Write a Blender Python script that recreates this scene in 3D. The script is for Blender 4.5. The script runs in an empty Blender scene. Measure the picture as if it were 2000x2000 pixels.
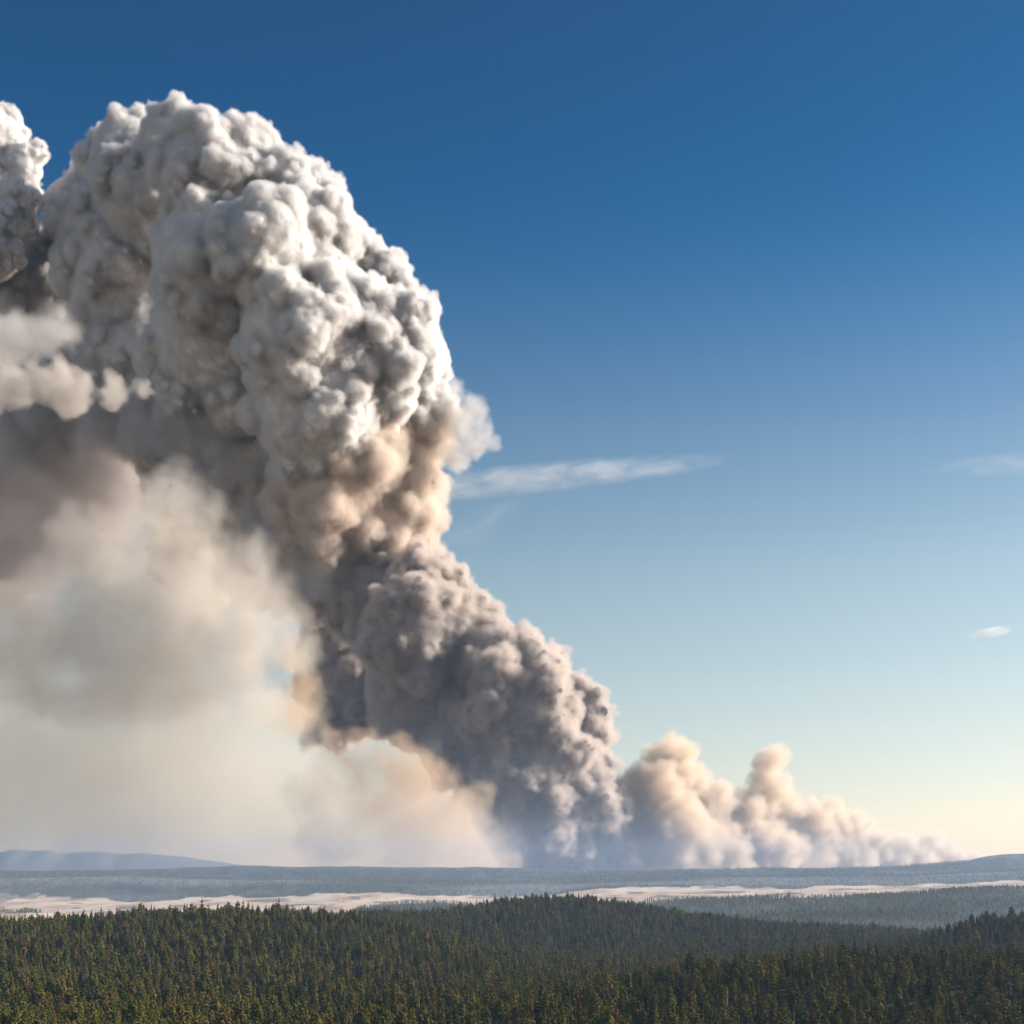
import bpy, math
import numpy as np
from mathutils import Vector
from mathutils.kdtree import KDTree
sc = bpy.context.scene
C = sc.collection
rad = math.radians

# ------------------------------------------------------------------ camera, sky, sun, exposure
F, EYE, ROW0 = 2332.0, 200.0, 1648.0        # focal length in photo pixels (1932 wide), eye height in metres, row of eye level
SUN_AZ, SUN_EL = rad(73), rad(25)           # the sun stands low on the right
cam = bpy.data.cameras.new('camera'); cam_o = bpy.data.objects.new('camera', cam); C.objects.link(cam_o); sc.camera = cam_o
cam.sensor_width = 36; cam.lens = 36 * F / 1932; cam.shift_y = (ROW0 - 966) / 1932
cam.clip_start = 1; cam.clip_end = 2e5
cam_o.location = (0, 0, EYE); cam_o.rotation_euler = (math.pi / 2, 0, 0)

world = bpy.data.worlds.new('World'); sc.world = world; world.use_nodes = True
wn = world.node_tree; bg = wn.nodes['Background']
sky = wn.nodes.new('ShaderNodeTexSky'); sky.sky_type = 'NISHITA'; sky.sun_disc = False
sky.sun_elevation = SUN_EL; sky.sun_rotation = SUN_AZ
sky.air_density = 1.0; sky.dust_density = 1.2; sky.ozone_density = 3.0; sky.altitude = 2000
geo = wn.nodes.new('ShaderNodeTexCoord'); sep = wn.nodes.new('ShaderNodeSeparateXYZ')
tint = wn.nodes.new('ShaderNodeValToRGB'); mul = wn.nodes.new('ShaderNodeMix'); mul.data_type = 'RGBA'; mul.blend_type = 'MULTIPLY'
mul.inputs[0].default_value = 1
wn.links.new(geo.outputs['Generated'], sep.inputs[0]); wn.links.new(sep.outputs['Z'], tint.inputs[0])
tint.color_ramp.interpolation = 'CARDINAL'; el = tint.color_ramp.elements
el[0].position = 0.0; el[0].color = (.88, .55, .37, 1)
el[1].position = 0.60; el[1].color = (.075, .25, .34, 1)
for p, c in ((.045, (.84, .57, .39, 1)), (.147, (.90, .67, .45, 1)), (.26, (.74, .64, .47, 1)), (.43, (.175, .37, .42, 1))):
    e = el.new(p); e.color = c
wn.links.new(sky.outputs[0], mul.inputs[6]); wn.links.new(tint.outputs[0], mul.inputs[7]); wn.links.new(mul.outputs[2], bg.inputs[0])
bg.inputs[1].default_value = 0.15

sun = bpy.data.lights.new('sun', 'SUN'); sun.energy = 5.0; sun.angle = rad(.5); sun.color = (1, .90, .79)
sun_o = bpy.data.objects.new('sun', sun); C.objects.link(sun_o)
sun_o.rotation_euler = Vector((math.sin(SUN_AZ) * math.cos(SUN_EL), math.cos(SUN_AZ) * math.cos(SUN_EL), math.sin(SUN_EL))).to_track_quat('Z', 'Y').to_euler()
sc.view_settings.view_transform = 'Standard'; sc.view_settings.look = 'None'; sc.view_settings.gamma = 1
sc.view_settings.exposure = 0.77; sc.view_settings.use_curve_mapping = False
cy = sc.cycles
cy.volume_bounces = 3; cy.max_bounces = 6; cy.diffuse_bounces = 2; cy.volume_step_rate = 1.5; cy.use_denoising = True; cy.use_adaptive_sampling = True; cy.adaptive_threshold = 0.035
cy.transparent_max_bounces = 64

# ------------------------------------------------------------------ helpers
rng = np.random.default_rng(11)

def tag(o, label=None, cat=None, group=None, kind=None):
    if label: o['label'] = label
    if cat: o['category'] = cat
    if group: o['group'] = group
    if kind: o['kind'] = kind
    return o

def empty(name, loc):
    o = bpy.data.objects.new(name, None); o.location = loc; C.objects.link(o); return o

def link(name, me, parent=None):
    o = bpy.data.objects.new(name, me); C.objects.link(o)
    if parent is not None:
        o.parent = parent; o.matrix_parent_inverse = parent.matrix_world.inverted() if parent.type != 'EMPTY' else o.matrix_parent_inverse
    return o

def mat(name, color, rough=1.0):
    m = bpy.data.materials.new(name); m.use_nodes = True
    b = m.node_tree.nodes['Principled BSDF']
    b.inputs['Base Color'].default_value = (*color, 1); b.inputs['Roughness'].default_value = rough; b.inputs['Specular IOR Level'].default_value = 0.1
    return m

class NT:
    """tiny node builder"""
    def __init__(s, tree): s.t = tree
    def n(s, kind, **kw):
        x = s.t.nodes.new(kind)
        for k, v in kw.items(): setattr(x, k, v)
        return x
    def l(s, a, b): s.t.links.new(a, b)
    def math(s, op, a, b=None, clamp=False):
        x = s.n('ShaderNodeMath', operation=op, use_clamp=clamp)
        for i, v in enumerate((a, b)):
            if v is None: continue
            if hasattr(v, 'is_output'): s.l(v, x.inputs[i])
            else: x.inputs[i].default_value = v
        return x.outputs[0]
    def noise(s, vec, scale, detail=4, rough=.55, dist=0):
        x = s.n('ShaderNodeTexNoise'); x.inputs['Scale'].default_value = scale; x.inputs['Detail'].default_value = detail
        x.inputs['Roughness'].default_value = rough; x.inputs['Distortion'].default_value = dist
        if vec is not None: s.l(vec, x.inputs['Vector'])
        return x
    def ramp(s, fac, stops):
        x = s.n('ShaderNodeValToRGB'); e = x.color_ramp.elements
        e[0].position, e[0].color = stops[0][0], (*stops[0][1], 1); e[1].position, e[1].color = stops[-1][0], (*stops[-1][1], 1)
        for p, c in stops[1:-1]:
            q = e.new(p); q.color = (*c, 1)
        s.l(fac, x.inputs[0]); return x.outputs[0]

# ------------------------------------------------------------------ terrain
def rows(d, pts, tree=0.0):
    """a crest at distance d: heights (relative to the eye) along the bearing, minus the trees that stand on it"""
    xs = [p[0] for p in pts]; hs = [-(p[1] - ROW0) / F * d - tree for p in pts]
    return d, xs, hs
LAYERS = [
    (-300, [0], [-88]), (300, [0], [-88]),
    rows(560, [(-400, 2010), (966, 2010), (1932, 2000), (2400, 2000)]),
    rows(800, [(-400, 1893), (300, 1893), (700, 1905), (900, 1895), (1000, 1876), (1150, 1852), (1300, 1820), (1450, 1803), (1600, 1794), (1700, 1799), (1932, 1793), (2400, 1790)], 14),
    rows(1020, [(-400, 1830), (500, 1830), (900, 1855), (1100, 1858), (1300, 1860), (1500, 1850), (1932, 1835), (2400, 1830)], 14),
    rows(1350, [(-400, 1745), (0, 1737), (100, 1730), (200, 1724), (250, 1714), (400, 1710), (560, 1708), (700, 1718), (800, 1745), (900, 1775), (1000, 1800), (1200, 1815), (1400, 1815), (1550, 1795), (1650, 1782), (1740, 1766), (1790, 1750), (1850, 1731), (1900, 1724), (1960, 1722), (2400, 1716)], 16),
    rows(1650, [(-400, 1745), (700, 1745), (900, 1778), (1100, 1790), (1400, 1785), (1932, 1770), (2400, 1765)], 16),
    rows(2000, [(-400, 1745), (600, 1730), (700, 1716), (800, 1713), (870, 1706), (950, 1694), (1050, 1687), (1110, 1686), (1200, 1701), (1300, 1721), (1400, 1733), (1500, 1741), (1600, 1746), (1700, 1753), (1760, 1758), (1932, 1762), (2400, 1770)], 16),
    (2500, [0], [-140]), (3050, [0, 800, 1300, 1932, 2400], [-175, -170, -150, -145, -140]),
    rows(3500, [(-400, 1760), (1000, 1755), (1300, 1727), (1600, 1722), (1932, 1715), (2400, 1710)], 14),
    rows(4200, [(-400, 1716), (0, 1716), (50, 1712), (90, 1716), (120, 1722), (160, 1740), (230, 1752), (560, 1752), (630, 1728), (680, 1707), (760, 1698), (830, 1695), (880, 1699), (950, 1722), (1050, 1745), (1140, 1722), (1205, 1698), (1260, 1692), (1330, 1691), (1500, 1686), (1600, 1685), (1700, 1680), (1800, 1675), (1932, 1670), (2400, 1664)], 14),
    rows(4700, [(-400, 1742), (0, 1740), (300, 1733), (600, 1725), (900, 1715), (1150, 1703), (1450, 1690), (1700, 1682), (1932, 1674), (2400, 1668)]),
    rows(5600, [(-400, 1718), (0, 1716), (300, 1713), (600, 1705), (900, 1702), (1150, 1691), (1450, 1683), (1700, 1675), (1932, 1668), (2400, 1664)]),
    rows(6500, [(-400, 1702), (0, 1702), (150, 1700), (250, 1700), (430, 1694), (560, 1692), (640, 1687), (690, 1690), (900, 1693), (1050, 1690), (1130, 1677), (1250, 1678), (1330, 1675), (1500, 1678), (1600, 1672), (1700, 1673), (1800, 1669), (1932, 1662), (2400, 1660)]),
    rows(7400, [(-400, 1652), (0, 1653), (200, 1650), (400, 1656), (600, 1658), (750, 1662), (966, 1661), (1200, 1655), (1450, 1652), (1700, 1650), (1932, 1640), (2400, 1640)], 12),
    rows(7900, [(-400, 1654), (0, 1656), (500, 1661), (966, 1662), (1200, 1654), (1932, 1640), (2400, 1640)], 12),
    rows(8500, [(-400, 1641), (0, 1642), (300, 1643), (500, 1640), (700, 1640), (966, 1641), (1060, 1644), (1200, 1641), (1350, 1638), (1450, 1635), (1550, 1637), (1600, 1634), (1680, 1633), (1750, 1628), (1850, 1620), (1932, 1617), (2400, 1612)], 12),
    (8850, [0], [-40]),
    rows(9700, [(-400, 1640), (0, 1640), (250, 1638), (450, 1632), (600, 1632), (900, 1634), (1000, 1637), (1200, 1645), (1700, 1645), (1800, 1636), (1838, 1618), (1865, 1612), (1900, 1609), (1960, 1607), (2400, 1607)], 10),
    (10100, [0], [-60]), (11300, [0], [-60]),
]
LD = np.array([l[0] for l in LAYERS], float)

def vnoise(x, y, seed):
    """smooth 2-D value noise, about -1..1"""
    xi = np.floor(x).astype(np.int64); yi = np.floor(y).astype(np.int64); fx = x - xi; fy = y - yi
    fx = fx * fx * (3 - 2 * fx); fy = fy * fy * (3 - 2 * fy)
    def h(a, b):
        k = (a * 374761393 + b * 668265263 + seed * 982451653) & 0x7fffffff
        k = ((k ^ (k >> 13)) * 1274126177) & 0x7fffffff
        return ((k ^ (k >> 16)) & 0xffff) / 32767.5 - 1
    return (h(xi, yi) * (1 - fx) + h(xi + 1, yi) * fx) * (1 - fy) + (h(xi, yi + 1) * (1 - fx) + h(xi + 1, yi + 1) * fx) * fy

def height(x, y):
    """ground height above the plain's zero, for arrays of points"""
    x = np.asarray(x, float); y = np.asarray(y, float)
    px = 966 + F * x / np.maximum(y, 500.0)
    H = np.stack([np.interp(px, l[1], l[2]) for l in LAYERS])          # layers x points
    yy = np.clip(y, LD[0], LD[-1] - 1e-3)
    k = np.clip(np.searchsorted(LD, yy, side='right') - 1, 0, len(LD) - 2)
    i = np.arange(len(yy))
    t = (yy - LD[k]) / (LD[k + 1] - LD[k]); t = t * t * (3 - 2 * t) * .75 + t * .25
    h = H[k, i] * (1 - t) + H[k + 1, i] * t
    s = np.clip(y / 6000, .12, 1.0)
    h = h + s * (6 * vnoise(x / 420, y / 420, 1) + 3 * vnoise(x / 150, y / 190, 2)) + 1.2 * vnoise(x / 45, y / 45, 3)
    return EYE + h

def zone(x, y):
    """weights: meadow, burnt grey forest"""
    px = 966 + F * x / np.maximum(y, 500.0)
    e = np.interp(px, [0, 300, 640, 900, 1130, 1932], [6700, 6500, 6650, 6550, 6600, 6600])
    wob = 160 * vnoise(px / 60, y / 400, 5) + 90 * vnoise(px / 22, y / 300, 6)
    meadow = ((y > 4330 + .4 * wob) & (y < e + wob)).astype(float)
    low = (y > 3080) & (y < 4330) & (px < 1150) & (height(x, y) < EYE + -(1722 - ROW0) / F * y)
    meadow = np.maximum(meadow, low.astype(float))
    patch = (vnoise(px / 48, y / 260, 8) > .48) & (y > 4900)
    meadow = meadow * np.where(patch, .35, 1)
    burnt = np.clip(1.4 * vnoise(x / 700, y / 330, 9) + .55, 0, 1) * (y > 6500) * (y < 8000)
    return meadow, burnt

NU, NV = 640, 330
V = np.concatenate([np.linspace(-260, 400, 14), np.geomspace(430, 2600, 120), np.geomspace(2620, 9000, 160), np.linspace(9050, 11200, 36)])
U = np.linspace(-.60, .60, NU); NV = len(V)
gy = np.repeat(V, NU); gx = np.tile(U, NV) * (gy + 420)
gz = height(gx, gy)
q = (np.arange(NV - 1)[:, None] * NU + np.arange(NU - 1)[None]).ravel()
faces = np.stack([q, q + 1, q + NU + 1, q + NU], 1)
me = bpy.data.meshes.new('ground')
me.vertices.add(len(gx)); me.vertices.foreach_set('co', np.stack([gx, gy, gz], 1).astype(np.float32).ravel())
me.loops.add(faces.size); me.loops.foreach_set('vertex_index', faces.ravel().astype(np.int32))
me.polygons.add(len(faces)); me.polygons.foreach_set('loop_start', np.arange(0, faces.size, 4, dtype=np.int32))
me.update(calc_edges=True); me.validate()
me.polygons.foreach_set('use_smooth', np.ones(len(faces), bool))
mz, bz = zone(gx, gy)
for nm, v in (('meadow', mz), ('burnt', bz)):
    a = me.attributes.new(nm, 'FLOAT', 'POINT'); a.data.foreach_set('value', v.astype(np.float32))
ground = tag(link('ground', me), 'rolling forest floor and pale dry meadow plain', kind='structure')
gm = mat('ground_cover', (.05, .05, .03)); T = NT(gm.node_tree); B = gm.node_tree.nodes['Principled BSDF']
tc = T.n('ShaderNodeTexCoord').outputs['Object']
mp = T.n('ShaderNodeMapping'); mp.inputs['Scale'].default_value = (1, .35, 1); T.l(tc, mp.inputs[0])
floor_c = T.ramp(T.noise(tc, .03, 6, .65).outputs[0], [(.35, (.014, .017, .009)), (.5, (.026, .028, .014)), (.68, (.045, .04, .024))])
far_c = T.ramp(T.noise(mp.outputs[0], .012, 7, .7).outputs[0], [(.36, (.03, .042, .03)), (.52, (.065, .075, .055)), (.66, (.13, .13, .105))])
burn_c = T.ramp(T.noise(mp.outputs[0], .02, 7, .72).outputs[0], [(.34, (.08, .085, .075)), (.5, (.17, .165, .15)), (.68, (.27, .255, .23))])
mead_c = T.ramp(T.noise(mp.outputs[0], .006, 7, .62).outputs[0], [(.33, (.30, .22, .14)), (.45, (.58, .43, .31)), (.62, (.74, .59, .46))])
def mixc(f, a, b):
    x = T.n('ShaderNodeMix', data_type='RGBA'); T.l(f, x.inputs[0]); T.l(a, x.inputs[6]); T.l(b, x.inputs[7]); return x.outputs[2]
sx = T.n('ShaderNodeSeparateXYZ'); T.l(tc, sx.inputs[0])
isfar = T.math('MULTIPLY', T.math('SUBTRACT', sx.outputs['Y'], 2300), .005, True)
am = T.n('ShaderNodeAttribute', attribute_name='meadow'); ab = T.n('ShaderNodeAttribute', attribute_name='burnt')
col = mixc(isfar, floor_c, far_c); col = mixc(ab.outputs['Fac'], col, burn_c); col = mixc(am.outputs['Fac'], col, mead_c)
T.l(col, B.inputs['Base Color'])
bm_ = T.n('ShaderNodeBump'); bm_.inputs['Strength'].default_value = .8; bm_.inputs['Distance'].default_value = 8
T.l(T.noise(tc, .02, 6, .7).outputs[0], bm_.inputs['Height']); T.l(bm_.outputs[0], B.inputs['Normal'])
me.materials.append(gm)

# far mountains
def mountain_mesh():
    pts = [(-700, 1616), (-500, 1604), (-300, 1612), (-120, 1604), (-40, 1610), (0, 1607), (32, 1599), (62, 1603), (85, 1601), (130, 1608), (172, 1604), (205, 1605), (225, 1610), (262, 1607), (300, 1610), (345, 1614), (390, 1621), (430, 1627), (520, 1640), (640, 1660)]
    px = np.linspace(-700, 640, 200); n = 26; soft = np.hanning(7); soft /= soft.sum()
    top = -(np.interp(px, [p[0] for p in pts], [p[1] for p in pts]) - ROW0) / F * 10600
    top = np.convolve(np.pad(top, 3, mode='edge'), soft, mode='valid')
    vs = []
    for j in range(n):
        f = j / (n - 1); y = 10100 + 1000 * f
        w = np.clip(1 - np.abs(y - 10600) / 500, 0, 1) ** .8
        x = (px - 966) / F * 10600
        z = EYE - 130 + (top + 130) * w + 1 * w * (1 - w) * 4 * vnoise(x / 190 + f * 3, np.full_like(x, f * 6), 21) + 5 * w * vnoise(x / 60, np.full_like(x, f * 11), 22)
        vs.append(np.stack([x, np.full_like(x, y), z], 1))
    vs = np.concatenate(vs); m = len(px)
    fs = [(j * m + i, j * m + i + 1, (j + 1) * m + i + 1, (j + 1) * m + i) for j in range(n - 1) for i in range(m - 1)]
    me = bpy.data.meshes.new('mountain_range'); me.from_pydata(vs.tolist(), [], fs)
    me.polygons.foreach_set('use_smooth', np.ones(len(fs), bool)); return me
me = mountain_mesh()
mm = mat('mountain_rock', (.12, .12, .12)); T = NT(mm.node_tree)
T.l(T.ramp(T.noise(T.n('ShaderNodeTexCoord').outputs['Object'], .004, 6, .6).outputs[0], [(.3, (.22, .22, .21)), (.7, (.24, .24, .23))]), mm.node_tree.nodes['Principled BSDF'].inputs['Base Color'])
me.materials.append(mm)
tag(link('mountains', me), 'faint blue mountains far off on the left horizon', kind='structure')

# ------------------------------------------------------------------ trees
needle = mat('pine_needles', (.05, .06, .02)); T = NT(needle.node_tree); B = needle.node_tree.nodes['Principled BSDF']
oi = T.n('ShaderNodeObjectInfo')
c1 = T.ramp(oi.outputs['Random'], [(0, (.045, .070, .018)), (.2, (.125, .14, .026)), (.5, (.21, .195, .034)), (.82, (.26, .215, .042)), (1, (.22, .13, .045))])
nz = T.noise(T.n('ShaderNodeTexCoord').outputs['Object'], .9, 3, .6)
mx = T.n('ShaderNodeMix', data_type='RGBA', blend_type='MULTIPLY'); mx.inputs[0].default_value = 1
T.l(c1, mx.inputs[6]); T.l(T.ramp(nz.outputs[0], [(.3, (.55, .6, .6)), (.7, (1.35, 1.3, 1.2))]), mx.inputs[7])
T.l(mx.outputs[2], B.inputs['Base Color'])
tr = T.n('ShaderNodeBsdfTranslucent'); T.l(mx.outputs[2], tr.inputs[0])
ms = T.n('ShaderNodeMixShader'); ms.inputs[0].default_value = .5
T.l(B.outputs[0], ms.inputs[1]); T.l(tr.outputs[0], ms.inputs[2]); T.l(ms.outputs[0], needle.node_tree.nodes['Material Output'].inputs['Surface'])
bark = mat('pine_bark', (.10, .075, .055))
grey_wood = mat('weathered_wood', (.34, .31, .28))
pale_wood = mat('burnt_pale_wood', (.30, .28, .26))

def cone_part(vs, fs, p0, p1, r0, r1, n=5):
    p0 = np.array(p0, float); p1 = np.array(p1, float); d = (p1 - p0) / np.linalg.norm(p1 - p0)
    a = np.cross(d, (0, 0, 1.0) if abs(d[2]) < .9 else (1.0, 0, 0)); a /= np.linalg.norm(a); b = np.cross(d, a); k = len(vs)
    for p, r in ((p0, r0), (p1, r1)):
        for i in range(n):
            t = 2 * math.pi * i / n; vs.append(tuple(p + r * (a * math.cos(t) + b * math.sin(t))))
    for i in range(n):
        j = (i + 1) % n; fs.append((k + i, k + j, k + n + j, k + n + i))

def mesh_from(name, vs, fs, m):
    me = bpy.data.meshes.new(name); me.from_pydata([tuple(map(float, v)) for v in vs], [], fs); me.materials.append(m); return me

def crown_mesh(rg, H, Rm, base, whorls, shape, per=6, ragged=.35):
    """tiers of drooping needle sprays round the trunk, each spray a folded fan"""
    vs, fs = [], []
    for w in range(whorls):
        t = (w + rg.uniform(-.3, .3)) / (whorls - 1); t = min(max(t, 0), 1)
        z = base + (H - base) * t
        prof = ((1 - t) ** shape) * min(1, .35 + 2.2 * t) * 1.0 + .03
        for k in range(per if t < .85 else 4):
            if rg.random() < .10: continue
            a = rg.uniform(0, 2 * math.pi); L = Rm * prof * rg.uniform(1 - ragged, 1 + ragged * .7)
            up = rg.uniform(-.15, .45) + .5 * t
            d = np.array([math.cos(a), math.sin(a), 0]); s = np.array([-math.sin(a), math.cos(a), 0])
            p = np.array([0, 0, z + rg.uniform(-.3, .3)])
            wd = L * rg.uniform(.36, .6) + .14; th = .38 * L + .2
            i = len(vs)
            tip = p + d * L + np.array([0, 0, L * up])
            mid = p + d * L * .55 + np.array([0, 0, L * up * .35])
            vs += [p, mid + s * wd + np.array([0, 0, -.25 * th]), tip, mid - s * wd + np.array([0, 0, -.25 * th]), mid + np.array([0, 0, th]), mid - np.array([0, 0, th * .8])]
            fs += [(i, i + 1, i + 4), (i + 1, i + 2, i + 4), (i + 2, i + 3, i + 4), (i + 3, i, i + 4), (i, i + 5, i + 1), (i + 1, i + 5, i + 2), (i + 2, i + 5, i + 3), (i + 3, i + 5, i)]
    # leader
    i = len(vs)
    for k in range(4): vs.append((.16 * math.cos(k * 1.57), .16 * math.sin(k * 1.57), H - .9))
    vs.append((0, 0, H + .5)); fs += [(i + k, i + (k + 1) % 4, i + 4) for k in range(4)]
    return vs, fs

def trunk_mesh(rg, H, r):
    vs, fs = [], []; bend = rg.uniform(-.15, .15, 2)
    cone_part(vs, fs, (0, 0, -1.2), (bend[0], bend[1], H * .5), r, r * .62, 6); cone_part(vs, fs, (bend[0], bend[1], H * .5), (0, 0, H * .97), r * .62, .04, 6)
    return vs, fs

def snag_mesh(rg, H, r):
    vs, fs = trunk_mesh(rg, H, r)
    for k in range(14):
        z = H * rg.uniform(.35, .95); a = rg.uniform(0, 6.28); L = rg.uniform(.5, 1.7) * (1.25 - z / H)
        cone_part(vs, fs, (0, 0, z), (L * math.cos(a), L * math.sin(a), z + rg.uniform(-.5, .6) * L), .07, .015, 4)
    return vs, fs

rt = np.random.default_rng(5)
VAR = []                                            # (crown mesh or None, trunk mesh, height, kind)
spec = [(16, 3.0, 2.0, 12, .75), (14, 2.7, 1.5, 11, .65), (17, 3.2, 4.5, 10, .5), (13, 3.0, 1.2, 10, .7), (18, 2.7, 2.5, 14, .85), (15, 3.5, 3.5, 9, .45),
        (12, 2.4, 1.0, 11, .85), (16, 3.3, 5, 9, .45), (11, 2.8, .8, 9, .65), (19, 3.0, 2.5, 14, .8)]
for H, Rm, base, wh, sh in spec:
    cv, cf = crown_mesh(rt, H, Rm, base, wh, sh, 7); tv, tf = trunk_mesh(rt, H, .22)
    VAR.append((mesh_from('crown', cv, cf, needle), mesh_from('trunk', tv, tf, bark), H, 'pine'))
for H in (13, 15):
    tv, tf = snag_mesh(rt, H, .2); VAR.append((None, mesh_from('dead_trunk', tv, tf, grey_wood), H, 'snag'))
NPINE = len(spec)

def joined(name, i, pale=False):
    """crown and trunk as one mesh, for the mass of the forest"""
    cm, tm = VAR[i][:2]; me = bpy.data.meshes.new(name)
    vs = [tuple(v.co) for v in tm.vertices]; fs = [tuple(p.vertices) for p in tm.polygons]; nt_ = len(fs); k = len(vs)
    if cm: vs += [tuple(v.co) for v in cm.vertices]; fs += [tuple(v + k for v in p.vertices) for p in cm.polygons]
    me.from_pydata(vs, [], fs); me.materials.append(tm.materials[0] if not pale else pale_wood); me.materials.append(needle)
    me.polygons.foreach_set('material_index', np.array([0] * nt_ + [1] * (len(fs) - nt_), np.int32)); return me

def far_tree(rg, H, R):
    vs, fs = [], []; n = 5
    for (z0, r0, z1) in ((H * .18, R, H * .55), (H * .42, R * .8, H * .8), (H * .66, R * .5, H)):
        i = len(vs); ph = rg.uniform(0, 6)
        for k in range(n): vs.append((r0 * rg.uniform(.7, 1.2) * math.cos(ph + k * 6.283 / n), r0 * rg.uniform(.7, 1.2) * math.sin(ph + k * 6.283 / n), z0 + rg.uniform(-.6, .3)))
        vs.append((0, 0, z1)); fs += [(i + k, i + (k + 1) % n, i + n) for k in range(n)]
    return mesh_from('far_tree', vs, fs, needle)

def scatter(x0, x1, y0, y1, per_ha, keep, seed):
    """random spots in the wedge between two distances"""
    rg = np.random.default_rng(seed)
    area = .5 * (x1 - x0) * ((y1 + 60) ** 2 - (y0 + 60) ** 2)
    n = int(area / 1e4 * per_ha)
    y = np.sqrt(rg.uniform(y0 ** 2, y1 ** 2, n)); u = rg.uniform(x0, x1, n); x = u * (y + 60)
    k = keep(x, y, rg); x, y = x[k], y[k]
    return np.stack([x, y, height(x, y)], 1), rg

def clearing(x, y, rg):
    d = vnoise(x / 70, y / 120, 31) + .6 * vnoise(x / 25, y / 35, 32)
    return rg.random(len(x)) < np.where(y < 1150, 1, np.clip(1.0 + .8 * d, .35, 1))
near_P, rg = scatter(-.50, .50, 470, 2250, 200, clearing, 41)
nn = len(near_P)
near_v = rg.integers(0, NPINE, nn); snag = rg.random(nn) < .035; near_v[snag] = NPINE + rg.integers(0, 2, snag.sum())
stand = vnoise(near_P[:, 0] / 160, near_P[:, 1] / 220, 51)
near_s = (1.12 + .2 * stand) * rg.uniform(.5, 1.0, nn) ** .8 * rg.choice([1.0, 1.0, 1.0, 1.22], nn); near_r = rg.uniform(0, 6.283, nn)

# the trees that show largest: those nearest, inside the frame, with their top in the picture
hv = np.array([v[2] for v in VAR])[near_v] * near_s
row_top = ROW0 - (near_P[:, 2] + hv - EYE) / near_P[:, 1] * F; colpx = 966 + near_P[:, 0] / near_P[:, 1] * F
vis = (row_top < 1926) & (colpx > 4) & (colpx < 1928)
size = np.where(vis, hv / near_P[:, 1], -1)
pick = np.argsort(-size)[:300]
rest = np.setdiff1d(np.arange(nn), pick)
near_ridge = lambda px, y: (px > 950)
sides = ((640, 'on the left slope'), (1290, 'below the middle of the picture'), (1932, 'on the right foreground ridge'))
for i in pick:
    cm, tm, H, kind = VAR[near_v[i]]
    pxi = colpx[i]; where = next(w for a, w in sides if pxi <= a)
    t = empty('pine_tree' if kind == 'pine' else 'dead_tree', near_P[i]); t.rotation_euler = (0, 0, near_r[i]); t.scale = (near_s[i],) * 3
    if kind == 'pine':
        sz = 'tall' if hv[i] > 16 else ('short' if hv[i] < 12 else 'medium')
        tag(t, f'{sz} olive green pine among the nearest trees {where}', 'tree', f'{sz} nearest pines {where}')
        link('crown', cm, t); link('trunk', tm, t)
    else:
        tag(t, f'bare grey dead tree standing among the nearest pines {where}', 'dead tree', f'dead trees {where}')
        link('trunk', tm, t)

def forest(name, label, P, v, s, r, meshes):
    """the mass of the trees as one object: points that carry a rotation, a size and a kind"""
    col_ = bpy.data.collections.new(name + '_kinds')
    for k, m in enumerate(meshes): col_.objects.link(bpy.data.objects.new(f'{name}_kind_{k:02d}', m))
    me = bpy.data.meshes.new(name); me.vertices.add(len(P)); me.vertices.foreach_set('co', P.astype(np.float32).ravel())
    for nm, ty, val in (('kind_id', 'INT', v.astype(np.int32)), ('size', 'FLOAT', s.astype(np.float32)), ('turn', 'FLOAT', r.astype(np.float32))):
        a = me.attributes.new(nm, ty, 'POINT'); a.data.foreach_set('value', val)
    o = tag(link(name, me), label, kind='stuff')
    g = bpy.data.node_groups.new(name, 'GeometryNodeTree')
    g.interface.new_socket('Geometry', in_out='INPUT', socket_type='NodeSocketGeometry'); g.interface.new_socket('Geometry', in_out='OUTPUT', socket_type='NodeSocketGeometry')
    G = NT(g); I = G.n('NodeGroupInput'); O = G.n('NodeGroupOutput')
    ci = G.n('GeometryNodeCollectionInfo'); ci.inputs['Collection'].default_value = col_; ci.inputs['Separate Children'].default_value = True; ci.inputs['Reset Children'].default_value = True
    iop = G.n('GeometryNodeInstanceOnPoints'); iop.inputs['Pick Instance'].default_value = True
    def attr(nm, ty):
        a = G.n('GeometryNodeInputNamedAttribute', data_type=ty); a.inputs['Name'].default_value = nm; return a.outputs['Attribute']
    cx = G.n('ShaderNodeCombineXYZ'); G.l(attr('turn', 'FLOAT'), cx.inputs[2])
    G.l(I.outputs[0], iop.inputs['Points']); G.l(ci.outputs[0], iop.inputs['Instance']); G.l(attr('kind_id', 'INT'), iop.inputs['Instance Index'])
    G.l(cx.outputs[0], iop.inputs['Rotation']); G.l(attr('size', 'FLOAT'), iop.inputs['Scale']); G.l(iop.outputs[0], O.inputs[0])
    o.modifiers.new('trees', 'NODES').node_group = g
    return o
forest('forest', 'dense olive pine forest covering the foreground hills', near_P[rest], near_v[rest], near_s[rest], near_r[rest], [joined('tree_mesh', i) for i in range(len(VAR))])

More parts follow.
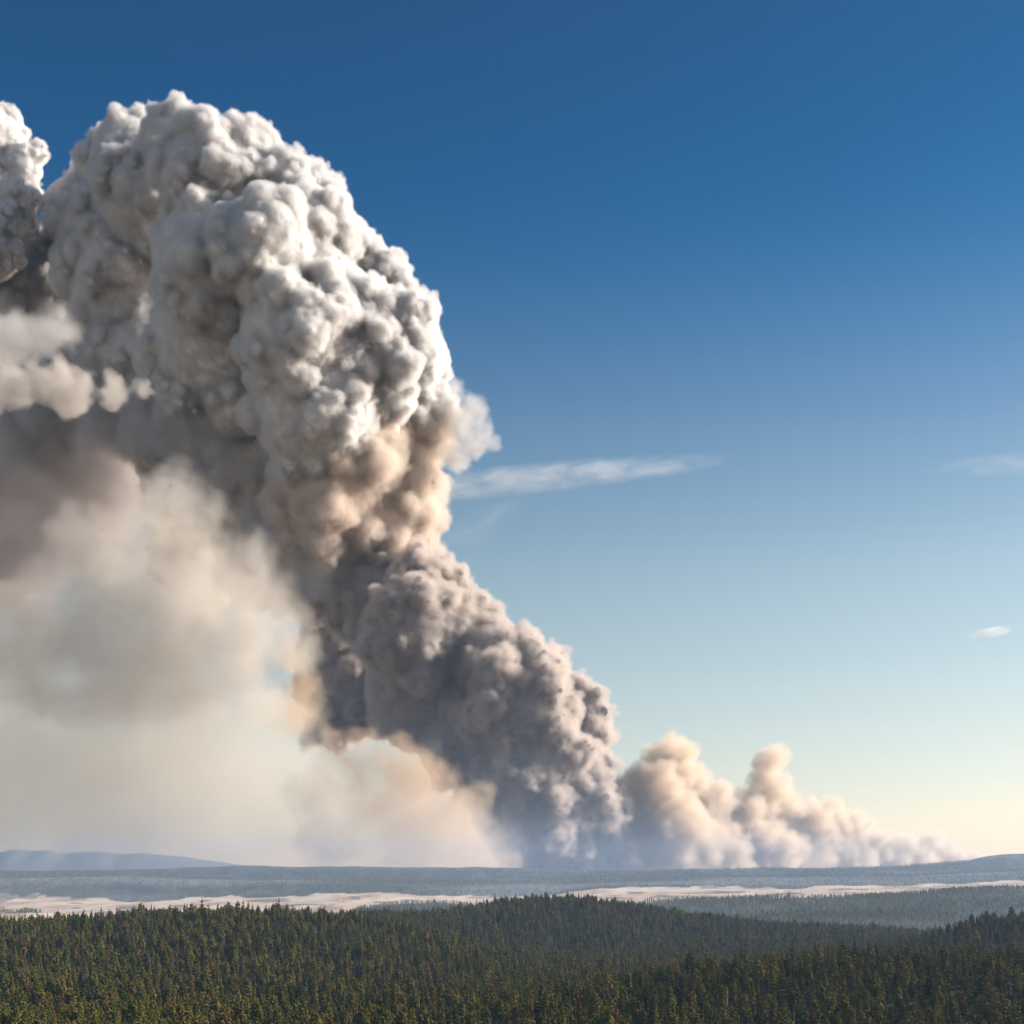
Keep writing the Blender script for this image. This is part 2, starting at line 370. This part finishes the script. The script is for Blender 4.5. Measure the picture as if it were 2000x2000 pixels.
# middle ridge: blue with haze, trees and pale burnt trunks
def keep_mid(x, y, rg):
    m, b = zone(x, y); h = height(x, y)
    return (m < .2) & (rg.random(len(x)) < .85 + .5 * vnoise(x / 200, y / 200, 61))
mid_P, rg = scatter(-.46, .46, 2950, 4500, 95, keep_mid, 62)
nm_ = len(mid_P); fm = [far_tree(rg, 13, 2.1), far_tree(rg, 15, 1.9), far_tree(rg, 11, 1.8), joined('burnt_tree_mesh', NPINE, True), joined('burnt_tree_mesh', NPINE + 1, True)]
burn = np.clip(.30 + .8 * vnoise(mid_P[:, 0] / 350, mid_P[:, 1] / 250, 63), 0.05, .8); isb = rg.random(nm_) < burn
mv = np.where(isb, rg.integers(3, 5, nm_), rg.integers(0, 3, nm_))
forest('forest', 'hazy blue forest with pale burnt trunks on the middle ridges', mid_P, mv, rg.uniform(.7, 1.25, nm_), rg.uniform(0, 6.28, nm_), fm)
# scattered trees at the edge of the meadow, right of the centre hill
sel_x = rg.uniform(1215, 1500, 170); sel_y = rg.uniform(4350, 4650, 170); sx_ = (sel_x - 966) / F * sel_y
edge_P = np.stack([sx_, sel_y, height(sx_, sel_y)], 1)
mx_ = rg.uniform(-.42, .42, 260); my_ = rg.uniform(4750, 6400, 260)
mx_ = mx_ * my_; kk = vnoise(mx_ / 420, my_ / 300, 81) > .05; mx_, my_ = mx_[kk], my_[kk]
forest('forest', 'scattered small dark trees dotted over the pale meadow plain', np.stack([mx_, my_, height(mx_, my_)], 1), rg.integers(0, 3, len(mx_)), rg.uniform(.5, 1.0, len(mx_)), rg.uniform(0, 6.28, len(mx_)), fm[:3])
forest('forest', 'thin row of trees along the near edge of the meadow', edge_P, rg.integers(0, 5, 170), rg.uniform(.6, 1.5, 170), rg.uniform(0, 6.28, 170), fm)
def keep_far(x, y, rg):
    m, b = zone(x, y); return (m < .2) & (rg.random(len(x)) < np.clip(.7 + .8 * vnoise(x / 500, y / 260, 71), .1, 1))
far_P, rg = scatter(-.45, .45, 6500, 8650, 34, keep_far, 72)
nf = len(far_P); bz_ = zone(far_P[:, 0], far_P[:, 1])[1]
fv = np.where(rg.random(nf) < bz_ * .8, 3, rg.integers(0, 3, nf))
forest('forest', 'far hazy forest on the long blue ridge below the smoke', far_P, fv, rg.uniform(.8, 1.4, nf), rg.uniform(0, 6.28, nf), fm[:4])

# ------------------------------------------------------------------ smoke
D = 15800.0; S = D / F                              # the fire's distance, and metres per photo pixel there

def lobes(L):
    a = np.array(L, float); a[:, 2] *= .9
    y = D + a[:, 3] * S; k = y / F
    return np.stack([(a[:, 0] - 966) * k, y, EYE + (ROW0 - a[:, 1]) * k], 1), a[:, 2] * k

def billow(L, levels, seed, front=.35, squash=.92):
    """a fractal heap of puffs: every puff carries smaller ones on its outside"""
    rg = np.random.default_rng(seed); P, R = lobes(L); out = [(P, R)]
    for n, lo, hi, thr in levels:
        P, R = out[-1]; kd = KDTree(len(P))
        for i, c in enumerate(P): kd.insert(c, i)
        kd.balance(); m = min(len(P), 16)
        near = np.array([[q[1] for q in kd.find_n(c, m)] for c in P])              # each puff's neighbours
        v = rg.normal(size=(len(P), n, 3)); v /= np.linalg.norm(v, axis=2)[..., None]
        cp = P[:, None] + v * (R * squash)[:, None, None]; cr = R[:, None] * (lo + (hi - lo) * rg.random((len(P), n)) ** 2) * np.where(v[..., 0] > -.25, 1, .85)      # left-facing puffs made smaller so the shaded side looks smooth
        d = (np.linalg.norm(cp[:, :, None] - P[near][:, None], axis=3) - R[near][:, None]).min(2)
        k = (d > thr * cr) & (v[..., 1] < front) & ((v[..., 0] > -.25) | (rg.random((len(P), n)) < .8)); out.append((cp[k], cr[k]))
    return np.vstack([o[0] for o in out]), np.concatenate([o[1] for o in out])

def points_mesh(name, P, R):
    me = bpy.data.meshes.new(name); me.vertices.add(len(P)); me.vertices.foreach_set('co', P.astype(np.float32).ravel())
    a = me.attributes.new('radius_m', 'FLOAT', 'POINT'); a.data.foreach_set('value', R.astype(np.float32)); return me

def puff_nodes(extra, voxel, m, band=None, bumps=()):
    g = bpy.data.node_groups.new('puffs', 'GeometryNodeTree')
    g.interface.new_socket('Geometry', in_out='INPUT', socket_type='NodeSocketGeometry'); g.interface.new_socket('Geometry', in_out='OUTPUT', socket_type='NodeSocketGeometry')
    G = NT(g); I = G.n('NodeGroupInput'); O = G.n('NodeGroupOutput'); m2p = G.n('GeometryNodeMeshToPoints')
    at = G.n('GeometryNodeInputNamedAttribute', data_type='FLOAT'); at.inputs['Name'].default_value = 'radius_m'
    r = G.math('MAXIMUM', G.math('ADD', at.outputs['Attribute'], extra), .1)
    p2v = G.n('GeometryNodePointsToVolume', resolution_mode='VOXEL_SIZE'); p2v.inputs['Voxel Size'].default_value = voxel
    v2m = G.n('GeometryNodeVolumeToMesh'); v2m.inputs['Threshold'].default_value = .3
    sm = G.n('GeometryNodeSetMaterial'); sm.inputs['Material'].default_value = m
    G.l(I.outputs[0], m2p.inputs[0]); G.l(m2p.outputs[0], p2v.inputs['Points']); G.l(r, p2v.inputs['Radius']); G.l(p2v.outputs[0], v2m.inputs[0])
    geo_ = v2m.outputs[0]
    for size, amp in bumps:                        # rounded domes with sharp creases between them, pushed out along the normal
        pos = G.n('GeometryNodeInputPosition').outputs[0]; wob = G.n('ShaderNodeVectorMath', operation='MULTIPLY_ADD')
        nz = G.noise(pos, .6 / size, 2, .5); G.l(nz.outputs['Color'], wob.inputs[0]); wob.inputs[1].default_value = (size * 1.2,) * 3; G.l(pos, wob.inputs[2])
        vo = G.n('ShaderNodeTexVoronoi'); vo.inputs['Scale'].default_value = 1 / size; G.l(wob.outputs[0], vo.inputs['Vector'])
        amt = G.math('ADD', .1, G.math('MULTIPLY', G.math('SUBTRACT', G.noise(pos, .22 / size, 2, .5).outputs[0], .36), 3.2, True))
        nx = G.n('ShaderNodeSeparateXYZ'); G.l(G.n('GeometryNodeInputNormal').outputs[0], nx.inputs[0])
        amt = G.math('MULTIPLY', amt, G.math('ADD', .55, G.math('MULTIPLY', G.math('ADD', nx.outputs[0], .75), .4, True)))  # domes flattened on left-facing faces, shaping a softer shaded side
        h_ = G.math('MULTIPLY', G.math('SUBTRACT', .45, G.math('POWER', vo.outputs['Distance'], 1.7)), G.math('MULTIPLY', amt, amp * 1.5))
        sc_ = G.n('ShaderNodeVectorMath', operation='SCALE'); G.l(G.n('GeometryNodeInputNormal').outputs[0], sc_.inputs[0]); G.l(h_, sc_.inputs['Scale'])
        sp = G.n('GeometryNodeSetPosition'); G.l(geo_, sp.inputs[0]); G.l(sc_.outputs[0], sp.inputs['Offset']); geo_ = sp.outputs[0]
    if band is None:
        ss = G.n('GeometryNodeSetShadeSmooth'); G.l(geo_, ss.inputs[0]); G.l(ss.outputs[0], sm.inputs[0])
    else:
        m2v = G.n('GeometryNodeMeshToVolume', resolution_mode='VOXEL_SIZE'); m2v.inputs['Voxel Size'].default_value = voxel
        m2v.inputs['Density'].default_value = 1; m2v.inputs['Interior Band Width'].default_value = band
        G.l(geo_, m2v.inputs[0]); G.l(m2v.outputs[0], sm.inputs[0])
    G.l(sm.outputs[0], O.inputs[0]); return g

def smoke_material(name, color, mfp, scale=.003, erode=.8, gain=1.4, bias=0.0, aniso=.25, detail=5, absorb=None):
    """fog whose depth grid is eaten into by turbulent noise; mfp = mean free path in metres"""
    m = bpy.data.materials.new(name); m.use_nodes = True; t = m.node_tree; t.nodes.remove(t.nodes['Principled BSDF']); T = NT(t)
    pv = T.n('ShaderNodeVolumePrincipled'); T.l(pv.outputs[0], t.nodes['Material Output'].inputs['Volume'])
    pv.inputs['Color'].default_value = (*color, 1); pv.inputs['Anisotropy'].default_value = aniso; pv.inputs['Density Attribute'].default_value = ''
    at = T.n('ShaderNodeAttribute', attribute_name='density'); tc = T.n('ShaderNodeTexCoord')
    if erode > 0:
        nz = T.noise(tc.outputs['Object'], scale, detail, .58, .3).outputs[0]
        d = T.math('ADD', at.outputs['Fac'], T.math('MULTIPLY', T.math('SUBTRACT', nz, .5), erode * 2))
        d = T.math('MULTIPLY', T.math('SUBTRACT', d, bias), gain, True)
        d = T.math('MULTIPLY', d, T.math('MULTIPLY', at.outputs['Fac'], 6, True))
    else: d = at.outputs['Fac']
    T.l(T.math('MULTIPLY', d, 1 / mfp), pv.inputs['Density'])
    return m

def smoke_core(name, P, R, shrink, voxel, m, parent=None, bumps=()):
    k = R > shrink + 1.5 * voxel; P, R = P[k], R[k]
    tmp = bpy.data.objects.new('source', points_mesh('source', P, R)); C.objects.link(tmp)
    tmp.modifiers.new('puffs', 'NODES').node_group = puff_nodes(-shrink, voxel, m, None, bumps)
    me = bpy.data.meshes.new_from_object(tmp.evaluated_get(bpy.context.evaluated_depsgraph_get())); me.name = name
    src = tmp.data; bpy.data.objects.remove(tmp); bpy.data.meshes.remove(src)
    return link(name, me, parent)

def smoke_fog(name, P, R, extra, voxel, band, m, parent=None, bumps=()):
    o = link(name, points_mesh(name, P, R), parent); o.modifiers.new('puffs', 'NODES').node_group = puff_nodes(extra, voxel, m, band, bumps); return o

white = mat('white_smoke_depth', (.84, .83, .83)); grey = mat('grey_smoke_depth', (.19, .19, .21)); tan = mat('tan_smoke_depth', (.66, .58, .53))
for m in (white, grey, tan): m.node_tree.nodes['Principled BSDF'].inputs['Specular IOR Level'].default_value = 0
head_fog = smoke_material('white_smoke', (.985, .975, .965), 42, .009, .75, 1.5, .02, .3, 5)
mid_fog = smoke_material('warm_smoke', (.975, .885, .80), 85, .004, .95, 1.6, .05)
col_fog = smoke_material('grey_smoke', (.885, .81, .755), 70, .005, .85, 1.6, .05)
tan_fog = smoke_material('tan_smoke', (1.0, .885, .75), 120, .005, .95, 1.6, -.02, .4)
veil_fog = smoke_material('pale_veil', (.97, .93, .87), 430, .0026, 1.05, 1.6, .03, .4, 6)
thin_fog = smoke_material('thin_haze_smoke', (.98, .93, .84), 800, .0009, .8, 1.3, .0)

HEAD = [(245, 272, 76, 60), (325, 255, 70, 10), (212, 318, 76, 100), (150, 405, 74, 150), (78, 500, 76, 200), (430, 285, 72, -60), (478, 262, 50, -50), (395, 345, 110, -80), (300, 385, 125, 20),
        (215, 455, 120, 100), (520, 360, 75, -50), (590, 368, 58, 0), (628, 354, 27, 10), (580, 440, 95, -80), (640, 490, 78, -20), (500, 480, 115, -150), (400, 500, 125, -110), (380, 450, 60, -150), (260, 560, 145, 70), (110, 570, 120, 170),
        (712, 540, 70, 10), (630, 590, 105, -90), (760, 600, 66, 40), (690, 670, 125, -40), (560, 640, 120, -140), (430, 650, 165, -40), (300, 700, 160, 100), (150, 690, 150, 200), (20, 640, 145, 260),
        (790, 680, 68, 60), (785, 750, 75, 70), (600, 770, 145, -60), (450, 800, 160, 60), (-80, 590, 120, 290), (-120, 710, 170, 320)]
NECK = [(765, 830, 90, 60), (690, 880, 115, 0), (788, 930, 60, 70), (798, 975, 48, 75), (620, 930, 135, -50), (520, 920, 140, 30), (600, 1050, 115, 20), (715, 990, 100, 30), (400, 880, 150, 120),
        (210, 830, 170, 240), (40, 830, 180, 320), (-150, 850, 200, 350), (500, 1040, 110, 120), (640, 1130, 80, 60), (150, 980, 125, 330), (20, 1050, 130, 340), (-100, 1050, 160, 360), (380, 1040, 100, 240)]
COLUMN = [(790, 1085, 62, 20), (850, 1108, 48, 60), (720, 1140, 100, -10), (640, 1215, 80, 20), (780, 1200, 120, -60), (885, 1172, 56, 50), (690, 1290, 105, 10), (800, 1310, 125, -60), (930, 1260, 92, 10),
          (1010, 1270, 62, 50), (1045, 1245, 32, 70), (980, 1350, 108, -30), (1090, 1335, 58, 60), (1105, 1390, 54, 60), (880, 1400, 105, -50), (1000, 1450, 110, -30), (1085, 1460, 74, 40), (970, 1530, 90, -10),
          (1060, 1550, 100, 10), (1130, 1560, 64, 40), (1010, 1630, 75, 10), (1100, 1650, 95, 20), (605, 1375, 38, 60), (598, 1235, 50, 20), (596, 1290, 52, 20), (640, 1340, 50, 20), (578, 1398, 22, 60), (640, 1390, 34, 50),
          (935, 1262, 46, -101), (925, 1325, 34, -122), (945, 1296, 30, -110), (905, 1365, 18, -118), (917, 1345, 24, -124), (950, 1418, 14, -120), (941, 1440, 12, -116), (952, 1400, 12, -118), (936, 1470, 11, -108), (928, 1486, 9, -106), (1035, 1592, 15, -104)]
def terminator(y): return float(np.interp(y, [200, 300, 400, 500, 600, 700, 800, 900, 1000, 1080, 1100, 1300, 1450, 1650], [230, 400, 430, 430, 500, 540, 600, 640, 640, 640, 760, 950, 1020, 1060]))
HEAD = [(x, y + (18 if y < 330 else 0), r * .97, d + 1.0 * max(0, terminator(y) - x) + .25 * max(0, y - 560) * (x < 560)) for x, y, r, d in HEAD]
NECK = [(x, y, r, d + .8 * max(0, terminator(y) - x) + 60) for x, y, r, d in NECK]; LEFT = [q for q in NECK if q[0] < 260]; NECK = [q for q in NECK if q[0] >= 260]
COLUMN = [(x, y, r, d + 1.1 * max(0, terminator(y) - x) * (d > -100)) for x, y, r, d in COLUMN]
plume = tag(empty('smoke_plume', (0, 0, 0)), 'towering wildfire smoke plume with white billowing head above a dark leaning column', 'smoke plume')
CRISP = ((115, 42), (50, 19)); MID = ((150, 48), (62, 20)); SOFT = ((240, 85), (100, 36))
P, R = billow(HEAD, ((110, .12, .42, -.35), (34, .18, .48, -.3)), 3)
h = smoke_core('billowing_head', P, R, 62, 14, white, plume, CRISP); tag(h, 'white crisp billowing head of the plume')
smoke_fog('fringe', P, R, 24, 14, 115, head_fog, h, CRISP)
P, R = billow(NECK, ((34, .25, .5, -.45), (10, .3, .55, -.4)), 4)
h = smoke_core('plume_neck', P, R, 130, 26, tan, plume, SOFT); tag(h, 'soft grey and peach neck of the plume')
smoke_fog('fringe', P, R, 34, 22, 230, mid_fog, h, SOFT)
SHADE = [(x, y, r, 1.0 * max(0, terminator(y) - x) - 40) for x, y, r in ((130, 730, 100), (220, 770, 110), (330, 790, 110), (430, 840, 100), (480, 920, 90), (310, 690, 80), (530, 1000, 80), (560, 860, 70), (420, 740, 80), (560, 930, 60), (380, 900, 100), (520, 780, 60), (60, 790, 110), (590, 1080, 60), (210, 655, 85), (330, 625, 70), (450, 680, 70), (100, 665, 80))]
P, R = billow(SHADE, ((24, .28, .55, -.45), (8, .3, .5, -.3)), 7)
smoke_fog('shaded_smoke', P, R, 90, 34, 480, smoke_material('shaded_smoke', (.94, .93, .93), 240, .0026, 1.1, 1.5, .06), plume)
P, R = billow(LEFT, ((26, .25, .5, -.45), (8, .3, .55, -.4)), 5)
smoke_fog('mauve_smoke', P, R, 90, 40, 620, smoke_material('mauve_smoke', (.965, .915, .905), 380, .0022, 1.1, 1.5, .08), plume)
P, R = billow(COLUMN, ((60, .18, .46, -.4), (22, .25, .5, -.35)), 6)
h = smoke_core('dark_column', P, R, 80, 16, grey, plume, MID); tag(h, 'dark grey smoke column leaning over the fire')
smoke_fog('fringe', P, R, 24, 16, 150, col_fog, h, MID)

L = [(5, 262, 52, 320), (40, 318, 42, 310), (68, 292, 24, 310), (-60, 300, 100, 330), (0, 385, 75, 330), (-40, 450, 90, 330)]
P, R = billow(L, ((50, .22, .45, -.35), (24, .28, .5, -.3)), 8)
o = tag(smoke_core('smoke_cloud', P, R, 34, 16, white, None, CRISP), 'bright white billowing smoke cloud cut by the left edge beside the plume head', 'smoke cloud')
smoke_fog('fringe', P, R, 16, 16, 70, head_fog, o, CRISP)

L = [(118, 712, 32, -620), (75, 722, 34, -620), (160, 722, 24, -620), (215, 722, 24, -620), (268, 735, 20, -620), (30, 735, 40, -620), (130, 750, 45, -620), (215, 750, 30, -620), (-30, 740, 50, -620)]
P, R = billow(L, ((30, .25, .5, -.4), (12, .3, .5, -.3)), 9)
tag(smoke_fog('smoke_puffs', P, R, 26, 16, 140, smoke_material('puff_smoke', (.98, .93, .88), 130, .007, 1.1, 1.6, .08, .35)), 'small peach tipped smoke puffs low at the left before the dark plume', 'smoke puffs', kind='stuff')

L = [(40, 640, 46, -620), (95, 628, 40, -620), (130, 632, 26, -620), (-20, 650, 60, -620), (20, 680, 30, -620), (60, 655, 40, -620)]
P, R = billow(L, ((24, .3, .5, -.4), (10, .3, .5, -.3)), 10)
tag(smoke_fog('smoke_wisp', P, R, 60, 28, 300, smoke_material('wisp_smoke', (.97, .95, .93), 260, .004, .9, 1.5, .05)), 'ragged pale smoke wisp above the peach puffs at the left edge', 'smoke wisp', kind='stuff')

L = [(335, 925, 46, -460), (300, 1000, 75, -460), (220, 1090, 100, -450), (390, 1060, 70, -440), (455, 1120, 75, -430), (330, 1150, 120, -440), (190, 1210, 100, -450), (480, 1030, 30, -430), (525, 1120, 38, -420),
     (70, 1280, 80, -450), (430, 1210, 95, -430), (270, 1265, 85, -440), (255, 950, 44, -460), (515, 1200, 36, -420), (400, 970, 30, -450), (150, 1010, 50, -460), (20, 1240, 80, -450), (350, 1300, 75, -430), (170, 1310, 70, -440), (470, 1290, 60, -420), (-80, 1260, 90, -450), (500, 1240, 50, -420), (548, 1170, 44, -420), (560, 1235, 40, -420), (60, 1180, 90, -430), (-60, 1200, 100, -440), (110, 1120, 70, -450)]
P, R = billow(L, ((26, .28, .55, -.45), (10, .3, .5, -.3)), 12)
tag(smoke_fog('smoke_veil', P, R, 110, 38, 430, veil_fog), 'sunlit soft cream smoke billows hanging under the plume at the left', kind='stuff')

L = [(100, 1420, 190, -400), (330, 1400, 170, -400), (500, 1430, 130, -400), (-120, 1400, 200, -400), (220, 1560, 180, -400), (440, 1570, 170, -400), (620, 1580, 130, -380), (780, 1610, 110, -350), (900, 1630, 80, -340), (0, 1580, 180, -400), (-150, 1600, 200, -400)]
P, R = billow(L, ((20, .3, .5, -.4),), 13)
tag(smoke_fog('smoke_haze', P, R, 200, 90, 1100, thin_fog), 'thin beige smoke haze drifting under the plume along the left horizon', kind='stuff')

L = [(880, 775, 26, 60), (905, 795, 24, 60), (925, 835, 18, 60), (895, 835, 28, 60), (865, 800, 34, 50), (860, 860, 34, 50), (905, 765, 16, 60), (850, 740, 24, 50)]
P, R = billow(L, ((24, .3, .6, -.5), (10, .3, .5, -.3)), 19)
tag(smoke_fog('smoke_wisp', P, R, 50, 24, 240, smoke_material('torn_smoke', (.98, .96, .93), 210, .0045, 1.0, 1.6, .05, .4)), 'feathery pale smoke tearing away from the right side of the plume neck', 'smoke wisp', kind='stuff')
L = [(770, 1480, 75, -230), (640, 1412, 40, -240), (690, 1425, 48, -240), (745, 1440, 50, -240), (800, 1470, 50, -240), (850, 1500, 50, -240), (582, 1210, 30, -230), (570, 1290, 48, -230), (540, 1240, 45, -300), (545, 1340, 55, -300), (600, 1330, 40, -230), (575, 1360, 36, -230), (850, 1550, 80, -220), (690, 1530, 70, -230), (890, 1620, 70, -210), (770, 1600, 80, -220), (650, 1430, 48, -230), (590, 1500, 60, -230), (940, 1640, 50, -200), (620, 1590, 70, -230)]
P, R = billow(L, ((26, .28, .55, -.4), (10, .3, .5, -.3)), 14)
tag(smoke_fog('smoke_veil', P, R, 60, 34, 420, smoke_material('brown_smoke', (.97, .79, .60), 330, .003, 1.1, 1.5, .05, .4)), 'thin orange brown smoke trailing beneath the left side of the dark column', kind='stuff')

BANK = [(1225, 1490, 66, 90), (1265, 1440, 54, 90), (1300, 1480, 42, 90), (1255, 1570, 95, 80), (1330, 1540, 55, 80), (1350, 1610, 70, 70), (1452, 1440, 32, 80), (1470, 1425, 20, 80), (1445, 1490, 42, 80), (1410, 1530, 48, 80),
        (1430, 1600, 70, 70), (1525, 1560, 48, 70), (1560, 1530, 28, 70), (1610, 1560, 34, 70), (1520, 1620, 50, 70), (1650, 1600, 38, 60), (1700, 1604, 34, 60), (1755, 1590, 25, 60), (1785, 1606, 24, 60), (1730, 1625, 32, 60), (1680, 1625, 40, 60), (1805, 1620, 22, 60),
        (1830, 1622, 18, 60), (1850, 1625, 14, 60), (1868, 1627, 11, 60), (1885, 1629, 9, 60), (1902, 1630, 7, 60), (1195, 1640, 50, 80), (1260, 1650, 80, 70), (1600, 1640, 50, 60), (1350, 1660, 70, 60), (1480, 1660, 60, 60), (1385, 1590, 52, 70), (1490, 1600, 48, 70), (1570, 1600, 42, 70), (1670, 1610, 32, 60), (1310, 1600, 60, 70), (1350, 1510, 40, 75), (1395, 1535, 46, 75), (1480, 1530, 38, 75), (1575, 1560, 36, 70)]
BANK = [(x, y, r, d + 1.0 * (x - 1230)) for x, y, r, d in BANK]
P, R = billow(BANK, ((36, .25, .5, -.4), (14, .3, .5, -.3)), 15)
big = R > 330
o = tag(smoke_core('smoke_bank', P[big], R[big], 240, 22, tan, None, SOFT), 'low peach smoke bank trailing along the ridge right of the dark column', 'smoke bank')
smoke_fog('fringe', P, R, 34, 20, 230, tan_fog, o, SOFT)

# thin high clouds and the tiny cloud: hulls filled with fog shaped by their own coordinates
def fog_hull(name, c0, c1, width, mfp, color, nscale, seed, label, cat, taper=True):
    """a long thin streak between two photo positions, at cloud distance"""
    Dk = 24000.0; k = Dk / F
    a = Vector(((c0[0] - 966) * k, Dk, EYE + (ROW0 - c0[1]) * k)); b = Vector(((c1[0] - 966) * k, Dk, EYE + (ROW0 - c1[1]) * k))
    L = (b - a).length / 2; w = width * k
    vs, fs = [], []; n, mring = 24, 12
    for i in range(n + 1):
        t = -1 + 2 * i / n; r = math.sqrt(max(0, 1 - t * t)) * .98 + .02
        for j in range(mring):
            p = 2 * math.pi * j / mring; vs.append((t, r * math.cos(p), r * math.sin(p)))
    for i in range(n):
        for j in range(mring): fs.append((i * mring + j, i * mring + (j + 1) % mring, (i + 1) * mring + (j + 1) % mring, (i + 1) * mring + j))
    fs.append(tuple(range(mring))[::-1]); fs.append(tuple(n * mring + j for j in range(mring)))
    m = bpy.data.materials.new(name + '_fog'); m.use_nodes = True; t_ = m.node_tree; t_.nodes.remove(t_.nodes['Principled BSDF']); T = NT(t_)
    pv = T.n('ShaderNodeVolumePrincipled'); T.l(pv.outputs[0], t_.nodes['Material Output'].inputs['Volume']); pv.inputs['Color'].default_value = (*color, 1); pv.inputs['Anisotropy'].default_value = .3
    tc = T.n('ShaderNodeTexCoord').outputs['Object']; ln = T.n('ShaderNodeVectorMath', operation='LENGTH'); T.l(tc, ln.inputs[0])
    fall = T.math('MAXIMUM', T.math('SUBTRACT', 1, ln.outputs['Value']), 0)
    mp = T.n('ShaderNodeMapping'); mp.inputs['Scale'].default_value = (nscale * L / w * .35, nscale, nscale); mp.inputs['Location'].default_value = (seed, seed * 2, 0); T.l(tc, mp.inputs[0])
    nz = T.noise(mp.outputs[0], 1, 5, .6, .4).outputs[0]
    d = T.math('MULTIPLY', T.math('MULTIPLY', fall, 2, True), T.math('MULTIPLY', T.math('SUBTRACT', nz, .36), 3, True))
    T.l(T.math('MULTIPLY', d, 1 / mfp), pv.inputs['Density'])
    me = mesh_from(name, vs, fs, m); o = link(name, me); o.location = (a + b) / 2; o.scale = (L, w, w)
    o.rotation_euler = (0, -math.atan2(b.z - a.z, b.x - a.x), 0)
    return tag(o, label, cat)
fog_hull('cirrus_cloud', (560, 948), (1410, 862), 31, 520, (1, 1, 1), 1.5, 3, 'long thin white cloud streak right of the plume neck', 'cloud')
fog_hull('cirrus_cloud', (820, 1040), (1000, 935), 36, 3500, (1, 1, 1), 1.5, 5, 'faint pale wisp just under the long cloud streak', 'cloud')
fog_hull('cirrus_cloud', (1720, 885), (2200, 862), 26, 2200, (1, 1, 1), 1.5, 8, 'faint thin cloud streak at the right edge of the sky', 'cloud')
fog_hull('small_cloud', (1820, 1202), (1914, 1186), 12, 130, (1, 1, 1), 1.6, 12, 'tiny white cloud alone in the sky at the right', 'cloud')

# ------------------------------------------------------------------ haze
zlo, zhi = float(gz.min()) - 40, EYE + 262.0
zlo = min(zlo, EYE - 320)
hx, hy0, hy1 = 8200., -400., 11400.
vs = [(x, y, z) for z in (zlo, zhi) for (x, y) in ((-hx, hy0), (hx, hy0), (hx, hy1), (-hx, hy1))]
hm = bpy.data.materials.new('haze_air'); hm.use_nodes = True; t_ = hm.node_tree; t_.nodes.remove(t_.nodes['Principled BSDF'])
pv = t_.nodes.new('ShaderNodeVolumePrincipled'); t_.links.new(pv.outputs[0], t_.nodes['Material Output'].inputs['Volume'])
pv.inputs['Color'].default_value = (.47, .66, .96, 1); pv.inputs['Density'].default_value = 4.9e-5; pv.inputs['Anisotropy'].default_value = .2
haze = tag(link('haze', mesh_from('haze', vs, [(3, 2, 1, 0), (4, 5, 6, 7), (0, 1, 5, 4), (1, 2, 6, 5), (2, 3, 7, 6), (3, 0, 4, 7)], hm)), 'pale blue haze filling the air over the land', kind='stuff')
